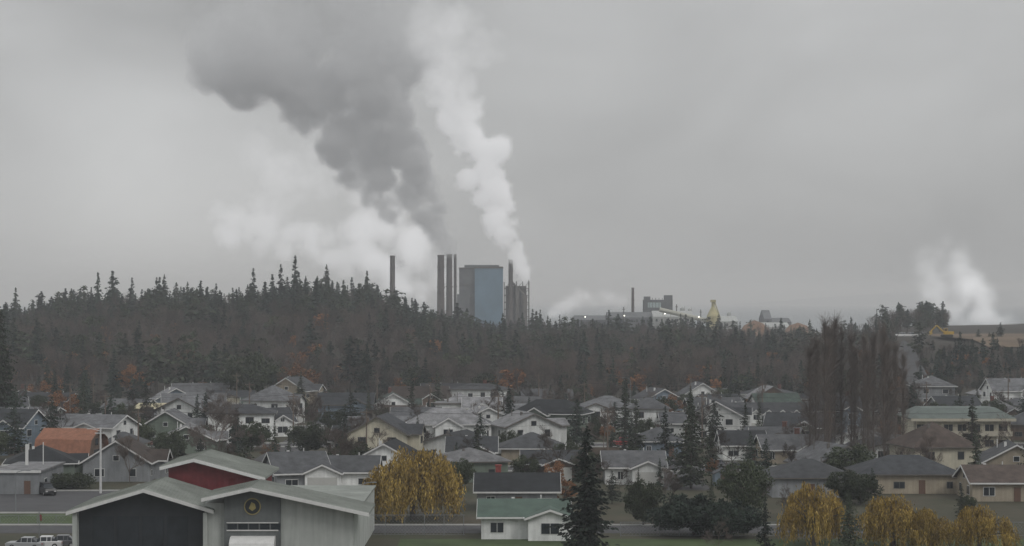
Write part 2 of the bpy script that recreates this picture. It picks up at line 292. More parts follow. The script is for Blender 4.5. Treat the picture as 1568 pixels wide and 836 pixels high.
def house(name,x,y,w=13,d=9,h=2.9,roof='gable',p=.42,rz=0,wm=None,rm=None,wing=None,storeys=1,chim=False,trimm=None,brick=None):
    wm=wm or random.choices(WALLS,[5,2,3,3,2,2,4,2])[0]; rm=rm or random.choices(ROOFS,[3,4,4,2,2,2,1])[0]
    if storeys==2: h=5.5
    e=empty(name,(x,y,gz(x,y)),rz); bw,br,bt,bg,bd=B(),B(),B(),B(),B(); rh=p*d/2; o=.55
    if roof=='gable':
        bw.ext([(-d/2,-.3),(d/2,-.3),(d/2,h),(0,h+rh),(-d/2,h)],-w/2,w/2,'x'); gable_roof(br,bt,w,d,h,p,o,'x',-w/2-o,w/2+o)
        if rh>1.4:
            for sg in (-1,1): win(bt,bg,0,h+.2,.9,.8,sg*w/2,sg,'x')
    elif roof=='hip':
        bw.box(-w/2,w/2,-d/2,d/2,-.3,h); a,c=w/2+o,d/2+o; r=max(w/2-d/2,0.3); zr=h+p*(d/2+o)
        br.add([(-a,-c,h+.005),(a,-c,h+.005),(a,c,h+.005),(-a,c,h+.005),(-a,-c,h+.18),(a,-c,h+.18),(a,c,h+.18),(-a,c,h+.18),(-r,0,zr+.18),(r,0,zr+.18)],
          [(3,2,1,0),(0,1,5,4),(1,2,6,5),(2,3,7,6),(3,0,4,7),(4,5,9,8),(5,6,9),(6,7,8,9),(7,4,8)])
        bt.box(-a-.08,a+.08,-c-.1,-c-.004,h-.02,h+.14); bt.box(-a-.08,a+.08,c+.004,c+.1,h-.02,h+.14); bt.box(-a-.1,-a-.004,-c,c,h-.02,h+.14); bt.box(a+.004,a+.1,-c,c,h-.02,h+.14)
    else:
        bw.box(-w/2,w/2,-d/2,d/2,-.3,h); br.box(-w/2-.3,w/2+.3,-d/2-.3,d/2+.3,h+.005,h+.3)
        bt.box(-w/2-.36,w/2+.36,-d/2-.36,-d/2-.303,h-.05,h+.34)
    wg=None
    if wing:
        wx,ww,wd,kind=wing; wg=(wx-ww/2-.6,wx+ww/2+.6); p2=p; hh=h; yb=-d/2-wd
        bw.ext([(wx-ww/2,-.3),(wx+ww/2,-.3),(wx+ww/2,hh-.02),(wx,hh+p2*ww/2-.02),(wx-ww/2,hh-.02)],yb,0,'y')
        gable_roof(br,bt,0,ww,hh-.02,p2,.45,'y',yb-.5,-.02 if p2*ww<p*d else -.3,c=wx)
        if kind=='garage':
            bd.box(wx-min(2.4,ww/2-.4),wx+min(2.4,ww/2-.4),yb-.06,yb,0,2.2)
        else: win(bt,bg,wx,.9,min(2.2,ww-1),1.3,yb)
        if storeys==2: win(bt,bg,wx,3.6,min(1.8,ww-1),1.2,yb)
        elif p2*ww/2>1.3: win(bt,bg,wx,h+.15,.8,.7,yb)
    for st in range(storeys):
        zb=.9+st*2.7; n=max(2,int(w/3.2))
        for sg in (-1,1):
            for i in range(n):
                xx=-w/2+(i+.5)*w/n+random.uniform(-.3,.3)
                if sg==-1 and wg and wg[0]-.8<xx<wg[1]+.8: continue
                if st==0 and sg==-1 and i==n//2:
                    bd.box(xx-.5,xx+.5,-d/2-.07,-d/2,0,2.1,1); continue
                if random.random()<.15: continue
                win(bt,bg,xx,zb,random.choice([.8,1.1,1.6,1.9]),random.choice([.9,1.2]),sg*d/2,sg)
            for i in range(2):
                yy=-d/4+i*d/2; win(bt,bg,yy,zb,random.choice([1.0,1.5]),1.2,sg*w/2,sg,'x')
    if chim:
        cx=random.uniform(-w/4,w/4); bc=B(); bc.box(cx-.4,cx+.4,.2,1.0,h,h+rh+1.1); bc.box(cx-.48,cx+.48,.12,1.08,h+rh+1.1,h+rh+1.25); bc.obj('chimney',brick or M_brick,e)
    else:
        bt.cyl(w*.2,d*.2,h,h+rh+.5,.08,n=6); bt.box(-w*.15,-w*.15+.4,d*.1,d*.1+.4,h,h+rh+.25)
    bw.obj('walls',wm,e); br.obj('roof',rm,e); bt.obj('trim',trimm or random.choice([M_trim,M_trim,M_trimd]),e); bg.obj('windows',M_glass,e)
    if bd.v: bd.obj('doors',[M_garage,M_door],e)
    OCC.append((x,y,max(w,d)*.5+1.5)); return e
def H(name,px,yb,wpx,**k):
    d=87780/(yb-460); w=wpx/F*d; dd=k.get('d',9); return house(name,X(px,d),d+dd/2,w=w,**k)
W=WALLS; R=ROOFS
H('white_house',34,672,92,d=10,storeys=2,roof='gable',p=.2,wm=W[0],rm=R[2],trimm=M_trim)
H('cream_roofed_house',238,652,62,d=12,h=4,p=.16,wm=W[2],rm=M_creamroof)
H('flat_roofed_house',25,757,70,d=16,h=3.4,roof='flat',wm=W[2],rm=R[4])
H('grey_house',182,706,60,d=9,roof='hip',wm=W[6],rm=R[1])
H('dark_roofed_house',528,645,82,d=10,h=4.2,p=.5,wm=W[3],rm=R[5],wing=(3,5,2,'window'))
H('white_house',412,668,52,d=9,h=3.2,p=.6,wm=W[0],rm=R[0],rz=.5,wing=(0,5,2,'window'),trimm=M_trim)
H('white_house',560,683,68,d=9,h=3,p=.5,wm=W[0],rm=R[1],wing=(-1,5.5,2,'garage'),trimm=M_trim)
H('white_house',636,668,72,d=10,h=4,p=.4,wm=W[6],rm=R[1],wing=(2,5,2,'window'))
H('white_commercial_building',690,648,46,d=10,h=4.6,roof='flat',wm=W[0],rm=R[4])
H('white_house',738,650,56,d=10,h=4,p=.45,wm=W[1],rm=R[4],wing=(0,5,2,'window'))
H('white_walled_house',525,750,100,d=9,h=2.9,p=.45,wm=W[0],rm=R[1],wing=(-3,5.5,2.5,'garage'),trimm=M_trim)
H('grey_roofed_house',447,752,82,d=12,h=2.9,p=.45,wm=W[2],rm=R[1],rz=.3)
H('dark_gabled_house',722,716,72,d=9,p=.5,wm=W[5],rm=R[0],wing=(1.5,4.5,2,'window'))
H('low_hipped_house',815,712,95,d=11,roof='hip',wm=W[4],rm=R[1])
H('white_house',932,662,84,d=11,h=4.6,roof='hip',p=.4,wm=W[0],rm=R[2],wing=(-3,6,2,'window'),storeys=2)
H('white_house',996,664,56,d=10,h=4,roof='hip',wm=W[0],rm=R[1],storeys=2)
H('cream_house',1040,668,52,d=10,p=.4,wm=W[6],rm=R[1])
H('brick_chimney_house',792,783,122,d=10,h=2.9,p=.4,wm=W[2],rm=R[5],chim=True,brick=M_redbrick)
H('green_roofed_house',803,826,132,d=9,h=2.9,p=.35,wm=W[0],rm=M_green,wing=(3.2,5.5,1.6,'window'),trimm=M_trim)
H('long_dark_roofed_house',1395,756,155,d=11,h=2.9,roof='hip',p=.42,wm=W[4],rm=R[0])
H('tan_house',1535,768,92,d=10,h=2.9,p=.4,wm=W[4],rm=R[3])
H('grey_house',1245,762,125,d=11,roof='hip',p=.4,wm=W[2],rm=R[1])
H('grey_house',972,742,90,d=10,p=.42,wm=W[6],rm=R[2],wing=(2,5,2,'garage'))
H('grey_house',1140,705,66,d=10,p=.45,wm=W[0],rm=R[0])
H('grey_house',1010,700,70,d=10,roof='hip',wm=W[3],rm=R[1])
for px0 in (1122,1208):
    d=436; x=X(px0,d); e=empty('townhouse_row',(x,d+5,0)); bw,br,bt,bg,bd=B(),B(),B(),B(),B(); w=11.4 if px0>1150 else 12.5
    L=w*.55; bw.ext([(-5,-.3),(5,-.3),(5,4.2),(0,6.3),(-5,4.2)],-L,L); gable_roof(br,bt,0,10,4.2,.42,.5,'x',-L-.5,L+.5)
    for i in range(4):
        cx=-L+(i+.5)*L/2; bw.ext([(cx-1.3,-.3),(cx+1.3,-.3),(cx+1.3,4.0),(cx,5.0),(cx-1.3,4.0)],-6.2,0,'y'); gable_roof(br,bt,0,2.6,4.0,.77,.2,'y',-6.5,-.5,c=cx)
        win(bt,bg,cx,2.9,1.1,1.1,-6.2); bd.box(cx-1.0,cx+1.0,-6.26,-6.2,0,2.1)
    bw.obj('walls',W[0] if px0<1150 else W[2],e);br.obj('roof',R[1],e);bt.obj('trim',M_trim,e);bg.obj('windows',M_glass,e);bd.obj('garage_doors',M_garage,e); OCC.append((x,d+5,8))
d=381;x=X(1475,d);e=empty('apartment_building',(x,d+7,0)); bw,br,bt,bg=B(),B(),B(),B()
bw.box(-9.7,9.7,-6,6,-.3,6.2); a,c=10.5,7.2
br.add([(-a,-c,6.25),(a,-c,6.25),(a,c,6.25),(-a,c,6.25),(-a,-c,6.5),(a,-c,6.5),(a,c,6.5),(-a,c,6.5),(-7.5,-3,8.4),(7.5,-3,8.4),(7.5,3,8.4),(-7.5,3,8.4)],[(3,2,1,0),(0,1,5,4),(1,2,6,5),(2,3,7,6),(3,0,4,7),(4,5,9,8),(5,6,10,9),(6,7,11,10),(7,4,8,11),(8,9,10,11)])
bt.box(-9.9,9.9,-6.9,-6.003,2.9,3.15); bt.box(-9.9,9.9,-6.9,-6.84,3.16,3.9); bt.box(-a,a,-c-.1,-c-.005,5.9,6.45)
for i in range(7):
    xx=-8.2+i*2.73
    for z in (.8,3.9): win(bt,bg,xx,z,1.7,1.3,-6)
    bt.box(xx-1.42,xx-1.28,-6.83,-6.7,0,2.89); bt.box(xx-1.42,xx-1.28,-6.83,-6.7,3.16,6.2)
bw.obj('walls',W[1],e);br.obj('roof',M_greyroof,e);bt.obj('balcony_and_trim',mat('cream_trim',(.4,.37,.3),.7,.1),e);bg.obj('windows',M_glass,e); OCC.append((x,d+7,14)); OCC.append((x,d-14,9))
d=344;x=X(98,d); e=empty('orange_roofed_house',(x,d+6,0),-.18); bw,br,bt,bg=B(),B(),B(),B()
bw.ext([(-4.4,-.3),(4.4,-.3),(3.6,3),(0,6.2),(-3.6,3)],-4.8,4.8)
br.ext([(-5.1,.9),(-3.5,4.6),(0,6.35),(3.5,4.6),(5.1,.9),(5.35,.9),(3.7,4.8),(0,6.6),(-3.7,4.8),(-5.35,.9)],-5.4,5.4)
win(bt,bg,0,1,2.4,1.8,4.8,1,'x'); win(bt,bg,0,3.6,1.4,1.2,4.8,1,'x'); 
bt.ext([(-5.2,.8),(-3.6,4.6),(0,6.45),(3.6,4.6),(5.2,.8),(5.3,.8),(3.7,4.7),(0,6.55),(-3.7,4.7),(-5.3,.8)],5.41,5.5)
bw.obj('walls',W[5],e);br.obj('roof',M_orange,e);bt.obj('trim',W[5],e);bg.obj('windows',M_glass,e); OCC.append((x,d+4,9)); OCC.append((x,d-12,9))
# white arched canopy in front of the apartment building
d=368; b=B(); pr=[(2.1*math.cos(math.pi*i/12),.6+1.5*math.sin(math.pi*i/12)) for i in range(13)]; b.ext(pr+[(-2.0,.6)]+[(1.95*math.cos(math.pi*(12-i)/12),.6+1.38*math.sin(math.pi*(12-i)/12)) for i in range(13)],-1.6,1.6,'y')
for sx in (-2,2):
    for sy in (-1.5,1.5): b.cyl(sx,sy,0,.7,.05,n=6)
b.obj('white_canopy',mat('canopy_fabric',(.8,.8,.8),.6,.03),None,(X(1430,d),d,0)); OCC.append((X(1430,d),d-6,6))

# ---------------- community hall ----------------
e=empty('community_hall',(0,0,0))
M_hroof=mat('standing_seam_roof',(0.2,0.215,0.195),0.65,0.25,0.25,streak=.15); M_dark=mat('hall_dark_panel',(0.022,0.026,0.03),0.5,0.2,0.8); M_grey=mat('hall_grey_panel',(0.11,0.12,0.12),0.7,0.15,0.6,streak=.3)
M_red=mat('hall_red_wall',(0.15,0.028,0.032),0.8,0.25,0.8,streak=.4); M_hw=mat('hall_white_wall',(0.38,0.4,0.38),0.75,0.12,0.3,streak=.4); M_gold=mat('emblem_gold',(0.3,0.25,0.1),0.6,0.15,2)
br,bt,bw,bdk,bgy,brd,bg=B(),B(),B(),B(),B(),B(),B()
def slope_roof(pts,y0,y1,th=.28):
    up=[(x,z+th) for x,z in reversed(pts)]; br.ext(pts+up,y0,y1,'y')
    bt.ext([(x,z-.18) for x,z in pts]+[(x,z-.06) for x,z in up],y0-.1,y0-.004,'y')
    n=len(pts)
    yy=y0+.6
    while yy<y1:
        for i in range(n-1):
            (xa,za),(xb_,zb)=pts[i],pts[i+1]
            br.ext([(xa,za+th+.002),(xb_,zb+th+.002),(xb_,zb+th+.06),(xa,za+th+.06)],yy,yy+.06,'y')
        yy+=.9
slope_roof([(-50.1,6.05),(-41.4,8.6),(-33.5,6.2)],214.6,229)
bdk.ext([(-49,-.3),(-34.7,-.3),(-34.7,6.5),(-41.4,8.45),(-49,6.3)],216,228.5,'y')
for xx in (-46.2,-43.4,-40.6,-37.8): bg.box(xx-1.2,xx+1.2,215.93,215.997,.4,5.6)
for xx in (-49.2,-34.5): bw.box(xx-.25,xx+.25,214.9,215.99,0,6.1)
bw.box(-34.6,-32.35,215.2,228,-.3,7.2)
slope_roof([(-34.6,7.75),(-29.1,8.95),(-15.9,6.1)],212.8,222)
bgy.ext([(-32.3,-.3),(-25.95,-.3),(-25.95,8.15),(-29.1,8.85),(-32.3,8.15)],214.3,221.9,'y')
bw.ext([(-25.94,-.3),(-17.8,-.3),(-17.8,6.4),(-25.94,8.15)],214.5,221.8,'y')
bw.box(-33,-18,222.2,250,-.3,5.6); bw.box(-49,-33.1,229.2,252,-.3,5.6); br.box(-33.2,-17.8,222.1,250.3,5.605,5.8); br.box(-49.3,-33.21,229.1,252.3,5.605,5.8)
for i in range(5):
    bg.box(-31.9+i*1.22,-30.85+i*1.22,214.22,214.297,4.3,5.0)
bt.box(-32,-26.2,214.18,214.29,4.15,4.28); bt.box(-32,-26.2,214.18,214.29,5.02,5.12)
aw=[(214.29,2.5),(214.29,3.6),(213.6,3.55),(213.0,3.3),(212.6,2.95),(212.45,2.5)]
bt.ext(aw,-31.5,-26.5)
ec=Vector((-29.1,214.25,6.9)); n=24
def disc(bb,r,y0,y1,m=0):
    bb.ext([(ec.x+r*math.cos(2*math.pi*i/n),ec.z+r*math.sin(2*math.pi*i/n)) for i in range(n)],y0,y1,'y',m)
be=B(); disc(be,.95,214.2,214.298,0); disc(be,.82,214.15,214.197,1); be.ext([(-29.5,6.7),(-29.1,6.4),(-28.7,6.7),(-28.8,7.2),(-29.2,7.4)],214.1,214.147,'y',0); be.obj('emblem',[M_gold,M_dark],e)
slope_roof([(-42.3,9.8),(-38.2,10.8),(-29.6,8.5)],229.3,243)
brd.ext([(-41.4,5.9),(-30.4,5.9),(-30.4,8.6),(-38.2,10.7),(-41.4,9.9)],230.3,242,'y')
for i in range(14): brd.box(-41.2+i*.8,-41.1+i*.8,230.22,230.299,5.9,8.6)
br.obj('roof',M_hroof,e);bt.obj('fascia',M_trim,e);bw.obj('white_walls',M_hw,e);bdk.obj('dark_front',M_dark,e);bgy.obj('grey_panel',M_grey,e);brd.obj('clerestory',M_red,e);bg.obj('windows',M_glass,e)
OCC.append((-33,228,24)); OCC.append((-33,240,18))

# ---------------- individually placed trees ----------------
plant(near_con[0],'fir_tree',898,870,215,1.0,d=216)
plant(willows[0],'willow_tree',633,795,114,1.0,occ=8)
plant(willows[1],'willow_tree',1245,835,100,.8); plant(willows[2],'willow_tree',1368,838,84,1.05); plant(willows[1],'willow_tree',1425,842,66,.9); plant(willows[2],'willow_tree',1500,842,72,.95)
plant(near_con[1],'cedar_tree',1299,860,112,.8); plant(town_con[0],'fir_tree',1172,850,90,.8)
plant(pine_low,'pine_tree',1062,820,68,1.1); plant(pine_low,'pine_tree',1120,822,60,1)
plant(town_con[0],'fir_tree',779,682,92,1.0); plant(near_con[1],'fir_tree',1058,748,146,.85); plant(town_con[1],'fir_tree',1494,748,95,.95)
plant(town_con[0],'fir_tree',955,735,75,1); plant(town_con[1],'fir_tree',442,712,55,.8); plant(leaf_near[0],'leafy_tree',385,622,85,1.0); plant(near_con[1],'fir_tree',2,668,195,.8)
plant(town_con[2],'fir_tree',170,672,72,1.3); plant(town_con[2],'fir_tree',205,640,60,1.2)
plant(near_con[0],'fir_tree',562,615,95,.9,d=560)
plant(leaf_near[0],'leafy_tree',706,748,48,.8); plant(leaf_near[0],'leafy_tree',985,805,75,.7);plant(leaf_near[0],'leafy_tree',1140,790,90,.8);plant(leaf_near[0],'leafy_tree',805,735,40,1.1)
for i in range(15):
    u=i/14; px=1240+u*142+random.uniform(-4,4)
    plant(poplars[i%3],'poplar_tree',px,720+random.uniform(-14,12),np.interp(u,[0,.15,.35,.5,.75,1],[222,246,234,200,240,190])+random.uniform(-22,10),random.uniform(.8,1.15))
plant(bare_near[0],'bare_tree',335,708,95,1.2); plant(bare_near[1],'bare_tree',230,850,75,1); plant(bare_near[0],'bare_tree',1100,850,60,1);plant(bare_near[1],'bare_tree',1215,735,60,1)
plant(leaf_near[1],'autumn_tree',97,648,52,1.0);plant(leaf_near[1],'autumn_tree',1030,640,38,1.2);plant(leaf_near[1],'autumn_tree',447,620,58,1.0,d=575);plant(leaf_near[1],'autumn_tree',202,600,50,1.0,d=590);plant(leaf_near[1],'autumn_tree',60,640,40,1.1,d=540);plant(leaf_near[1],'autumn_tree',482,625,34,1.2,d=560)
hp=leafy_mesh('hedge_m',2.6,3.2,50,90,M_leafg,.22)
for k,px in enumerate((85,112)): plant(hp,'hedge',px,748,26,1.0)

# ---------------- filler houses ----------------
def free(x,y,r): return all((x-a)**2+((y-b_)*1.0)**2>(r+c)**2 for a,b_,c in OCC)
rows=[322,358,378,414,434,470,490,526,546]
for ry in rows:
    x=-0.32*ry
    while x<0.32*ry:
        w=random.uniform(9.5,15.5); x+=w/2+1.5; yy=ry+random.uniform(-3,3)
        if random.random()<.93 and all(abs(x-s)>w/2+4 for s in NSX) and all(((x-a)**2+((yy-b_)*1.3)**2)>(c+w/2-.5)**2 for a,b_,c in OCC if c>3):
            turn=random.random()<.38
            n0=len(OCC)
            house('house',x,yy,w=w if not turn else 10.5,d=random.uniform(8,10.5) if not turn else 11,roof=random.choice(['gable','gable','hip']),p=random.uniform(.28,.65),
              rz=(math.pi/2 if turn else 0)+random.choice([0,.1,.3,-.12,.2,-.3]),h=random.choice([2.7,3,3.3]),wing=random.choice([None,(random.uniform(-2,2),5,2,'garage'),(2,4.5,1.6,'window')]),
              storeys=2 if random.random()<.2 else 1,chim=random.random()<.1)
            OCC[n0]=(x,yy,w/2-1)
        x+=w/2+random.uniform(.3,4)
# garden fences and sheds
for k in range(34):
    y=random.choice([312,367,368,423,424,480,536])+random.uniform(-1.5,1.5); x0=random.uniform(-.28,.26)*y; 
    if y<320 and x0<10: continue
    L_=random.uniform(8,18); b=B(); x=0
    while x<L_:
        b.box(x,x+.14,0,.03,0,1.7+random.uniform(-.03,.03)); x+=.17
    b.box(0,L_,.035,.09,.4,.5); b.box(0,L_,.035,.09,1.3,1.4); b.obj('board_fence',M_fence,None,(x0,y,0),random.uniform(-.05,.05))
for k in range(16):
    y=random.choice([312,367,423,480])+random.uniform(-2,2); x=random.uniform(-.27,.27)*y
    if (y<320 and x<10) or not free(x,y,2): continue
    e=empty('garden_shed',(x,y,0),random.uniform(-.4,.4)); bw,br,bd=B(),B(),B(); bw.ext([(-1.5,0),(1.5,0),(1.5,2),(0,2.7),(-1.5,2)],-1.2,1.2,'y'); br.ext([(-1.75,1.9),(0,2.72),(1.75,1.9),(1.75,2.0),(0,2.84),(-1.75,2.0)],-1.4,1.4,'y'); bd.box(-.6,.6,-1.25,-1.203,.05,1.85)
    bw.obj('walls',random.choice(WALLS),e); br.obj('roof',random.choice(ROOFS),e); bd.obj('door',M_door,e); OCC.append((x,y,1.5))
cnt=0
for k in range(4000):
    y=262+298*random.random()**.8; x=random.uniform(-.3,.3)*y
    if y<300 and x<5: continue
    if any(abs(y-r)<4.5 for r in ROADY) or (x<-50 and y<304): continue
    if not free(x,y,.5): continue
    r=random.random(); px=x/y*F+784
    if r<.32: me_,nm,h=random.choice(town_con),'fir_tree',random.uniform(4.5,12.5)
    elif r<.66: me_,nm,h=random.choice(bare_near),'bare_tree',random.uniform(6,11)
    elif r<.93: me_,nm,h=leaf_near[0],'leafy_tree',random.uniform(2.5,7)
    else: me_,nm,h=leaf_near[1],'autumn_tree',random.uniform(3,5)
    if y<310: h=min(h,5)
    plant(me_,nm,px,0,h/y*F,random.uniform(.75,1.25),d=y,occ=1.3); cnt+=1
    if cnt>360: break

# ---------------- forest (instanced) ----------------
src=far_con+bare_far+leaf_far; NC=len(far_con);NB=len(bare_far)
coll=bpy.data.collections.new('forest_source_trees')
for i,m_ in enumerate(src):
    o=bpy.data.objects.new('src_%02d'%i,m_); coll.objects.link(o)
def inst_tree(name,pts,scl,rot,idx):
    me=bpy.data.meshes.new(name); me.vertices.add(len(pts)); me.vertices.foreach_set('co',np.asarray(pts,dtype=np.float32).ravel())
    wid=np.array(scl)*np.random.default_rng(4).uniform(.75,1.3,len(scl))
    for nm,ty,val in (('scl','FLOAT',scl),('wid','FLOAT',wid),('rot','FLOAT',rot),('idx','INT',idx)):
        a=me.attributes.new(nm,ty,'POINT'); a.data.foreach_set('value',np.asarray(val,dtype=np.float32 if ty=='FLOAT' else np.int32))
    o=bpy.data.objects.new(name,me); link(o)
    ng=bpy.data.node_groups.get('scatter_trees')
    if not ng:
        ng=bpy.data.node_groups.new('scatter_trees','GeometryNodeTree')
        ng.interface.new_socket('Geometry',in_out='INPUT',socket_type='NodeSocketGeometry'); ng.interface.new_socket('Geometry',in_out='OUTPUT',socket_type='NodeSocketGeometry')
        gi=ng.nodes.new('NodeGroupInput');go=ng.nodes.new('NodeGroupOutput');ip=ng.nodes.new('GeometryNodeInstanceOnPoints');ci=ng.nodes.new('GeometryNodeCollectionInfo')
        ci.inputs['Collection'].default_value=coll; ci.inputs['Separate Children'].default_value=True; ci.inputs['Reset Children'].default_value=True
        def na(n,ty):
            a=ng.nodes.new('GeometryNodeInputNamedAttribute'); a.data_type=ty; a.inputs['Name'].default_value=n; return a.outputs['Attribute']
        cx=ng.nodes.new('ShaderNodeCombineXYZ'); cs=ng.nodes.new('ShaderNodeCombineXYZ'); L=ng.links
        s=na('scl','FLOAT'); wd=na('wid','FLOAT'); L.new(wd,cs.inputs[0]);L.new(wd,cs.inputs[1]);L.new(s,cs.inputs[2]); L.new(na('rot','FLOAT'),cx.inputs[2])
        ip.inputs['Pick Instance'].default_value=True
        L.new(gi.outputs[0],ip.inputs['Points']);L.new(ci.outputs[0],ip.inputs['Instance']);L.new(na('idx','INT'),ip.inputs['Instance Index']);L.new(cx.outputs[0],ip.inputs['Rotation']);L.new(cs.outputs[0],ip.inputs['Scale']);L.new(ip.outputs[0],go.inputs[0])
    md=o.modifiers.new('scatter','NODES'); md.node_group=ng; return o
def patch(x,y,s=1.0): return math.sin(x*.031*s+1.3)*math.cos(y*.027*s+.4)+.6*math.sin(x*.083*s+y*.05*s)+.4*math.sin(x*.17*s-y*.11*s)
pts=[];scl=[];rot=[];idx=[]
for k in range(5400):
    y=random.uniform(578,1130); tb=random.uniform(-.36,.36); x=tb*y; px=tb*F+784
    pa=patch(x,y)
    if px>1375:
        if y<880 and random.random()<.97: continue
        if px>1450: continue
        i=random.choice([5,6,2,4]); s=random.uniform(.4,.75)
    else:
        front=y<(790 if px<640 else 720)
        if px>1130 and y>780 and random.random()<.5: continue
        pc=(.3+.25*pa) if front else (.85 if px<620 else .75)
        if random.random()<pc: i=random.randrange(NC); s=random.uniform(.4,1.0)*(1+.16*pa)*(0.8 if px>640 else .92)
        else: i=NC+random.randrange(NB); s=random.uniform(.55,.95)
        if random.random()<(.13 if y<680 else .06) and y<820: i=NC+NB+random.choice([0,0,1,1,1]); s=random.uniform(.7,1.4)
        if front: s*=.9
        if random.random()<.05 and y>700: s*=1.3
        if px<60 and y>800: s*=.8
        if px>1130: s*=.85
    pts.append((x,y,gz(x,y)-.3));scl.append(s);rot.append(random.uniform(0,6.28));idx.append(i)
inst_tree('forest',pts,scl,rot,idx)
for px,py in ((452,390),(388,410),(150,416),(562,414),(430,404),(24,440),(240,424),(500,404)):
    d=880; x=X(px,d); z=gz(x,d); plant(random.choice(far_con[:2]),'fir_tree',px,0,(ZP(py,d)-z)/d*F,.8,d=d)
for px,py in ((1498,503),(1532,493),(1515,508),(1545,515)):
    d=735; x=X(px,d); z=gz(x,d); plant(town_con[2],'pine_tree',px,0,(ZP(py,d)-z)/d*F,1.2,d=d)
pts=[];scl=[];rot=[];idx=[]
for k in range(300):
    y=random.uniform(575,660); px=random.uniform(1405,1640); pts.append((X(px,y),y,gz(X(px,y),y)-.2));scl.append(random.uniform(.15,.42));rot.append(random.random()*6);idx.append(random.choice([0,2,5,6,9,10,5]))
inst_tree('hillside_shrubs',pts,scl,rot,idx)

n=24;bx=np.linspace(166,330,n);by=np.linspace(665,800,18);GX,GY=np.meshgrid(bx,by);GZ=gzf(GX,GY)+.95
V=np.stack([GX.ravel(),GY.ravel(),GZ.ravel()],1);ix=np.arange(len(V)).reshape(GX.shape);Q=np.stack([ix[:-1,:-1].ravel(),ix[:-1,1:].ravel(),ix[1:,1:].ravel(),ix[1:,:-1].ravel()],1)
link(bpy.data.objects.new('dirt_bank',fast_mesh('dirt_bank',V,Q,[M_dirt])))
V=[];
for y in np.linspace(560,700,20):
    c=X(1392,640)+ (y-640)*.12; 
    for s in(-3.5,3.5): V.append((c+s,y,gz(c+s,y)+.9*ss(575,600,y)+.1))
V=np.array(V);Q=np.array([(2*i,2*i+1,2*i+3,2*i+2) for i in range(19)]); link(bpy.data.objects.new('hill_road',fast_mesh('hill_road',V,Q,[M_asphalt])))

# ---------------- vehicles ----------------
M_tyre=mat('tyre',(0.02,0.02,0.02),.9,.1); M_lamp=mat('lamp_glass',(.5,.5,.5),.3,.1); M_tail=mat('tail_lamp',(.35,.02,.02),.3,.1)
def car(name,x,y,z,rz,col,kind='sedan'):
    cm=mat('car_paint_'+col[0],col[1],.3,.05); b=B(); 
    suv=kind!='sedan'; L=2.25; zt=1.75 if suv else 1.42; zb=1.05 if suv else .88
    prof=[(-L,.32),(-L,.75),(-L+.15,zb),(-1.0 if not suv else -1.15,zb+.05),(1.5 if not suv else 2.05,zb+.05),(L-.05,zb-.02),(L,.7),(L,.32)]
    n=len(prof)
    vs=[];
    for yy,sx in ((-.9,.97),(-.8,1),(.8,1),(.9,.97)):
        for (a,q) in prof: vs.append((a*sx,yy,q if abs(yy)<.85 else .32+(q-.32)*.9))
    fs=[tuple(range(n-1,-1,-1)),tuple(range(3*n,4*n))]
    for k in range(3): fs+=[(k*n+i,k*n+(i+1)%n,(k+1)*n+(i+1)%n,(k+1)*n+i) for i in range(n)]
    b.add(vs,fs,0)
    g=[(-1.05,zb+.04),(-.35,zt-.02),(1.0 if not suv else 1.75,zt-.02),(1.65 if not suv else 2.1,zb+.04)]
    vs=[(a,-.78,q) if q<zb+.1 else (a,-.6,q) for a,q in g]+[(a,.78,q) if q<zb+.1 else (a,.6,q) for a,q in g]
    b.add(vs,[(0,1,2,3),(7,6,5,4),(0,4,5,1),(1,5,6,2),(2,6,7,3)],1)
    rl=1.02 if not suv else 1.77
    b.box(-.38,rl,-.63,.63,zt-.015,zt+.05,0)
    for px_ in (-.3,.45 if not suv else .6,rl-.05): 
        for s in(-1,1): b.tube((px_,s*.62,zt),(px_,s*.79,zb+.05),.05,4,0)
    for wx in (-1.4,1.4):
        for s in (-1,1): b.tube((wx,s*.7,.33),(wx,s*.93,.33),.33,14,2); b.tube((wx,s*.93,.33),(wx,s*.94,.33),.19,10,3)
    for s in (-1,1): b.box(-L-.02,-L+.03,s*.65-.17,s*.65+.17,.6,.76,3); b.box(L-.03,L+.02,s*.65-.15,s*.65+.15,.65,.83,4)
    return b.obj(name,[cm,M_glass,M_tyre,M_lamp,M_tail],None,(x,y,z),rz)
CC=[('white',(.6,.6,.6)),('black',(.02,.02,.022)),('silver',(.3,.31,.32)),('red',(.25,.03,.03)),('blue',(.04,.07,.14)),('grey',(.12,.12,.13))]
car('parked_suv',X(72,295),295,.03,math.pi/2+.5,CC[1],'suv')
for px,col in ((70,0),(92,5),(45,2)): 
    d=232; car('parked_car',X(px,d),d+random.uniform(-2,2),.03,random.uniform(-.3,.3),CC[col],'sedan')
for i in range(46):
    ry=random.choice(ROADY); side=random.choice([-2.7,2.7]); xx=random.uniform(-.27,.27)*ry; car('parked_car',xx,ry+side,.02,random.choice([0,math.pi]),random.choice(CC),random.choice(['sedan','suv']))
for px in (1378,1392,1406): d=735; x=X(px,d); car('white_pickup_truck',x,d,gz(x,d)+.95,random.uniform(-.4,.4),CC[0],'suv')
M_yel=mat('machine_yellow',(.4,.26,.04),.5,.15); d=728; x=X(1450,d); e=empty('excavator',(x,d,gz(x,d)+1.0)); b=B()
for s in(-1.3,1.3): b.ext([(-2.2,.4),(-1.8,0),(1.8,0),(2.2,.4),(1.8,.9),(-1.8,.9)],s-.3,s+.3,'y')
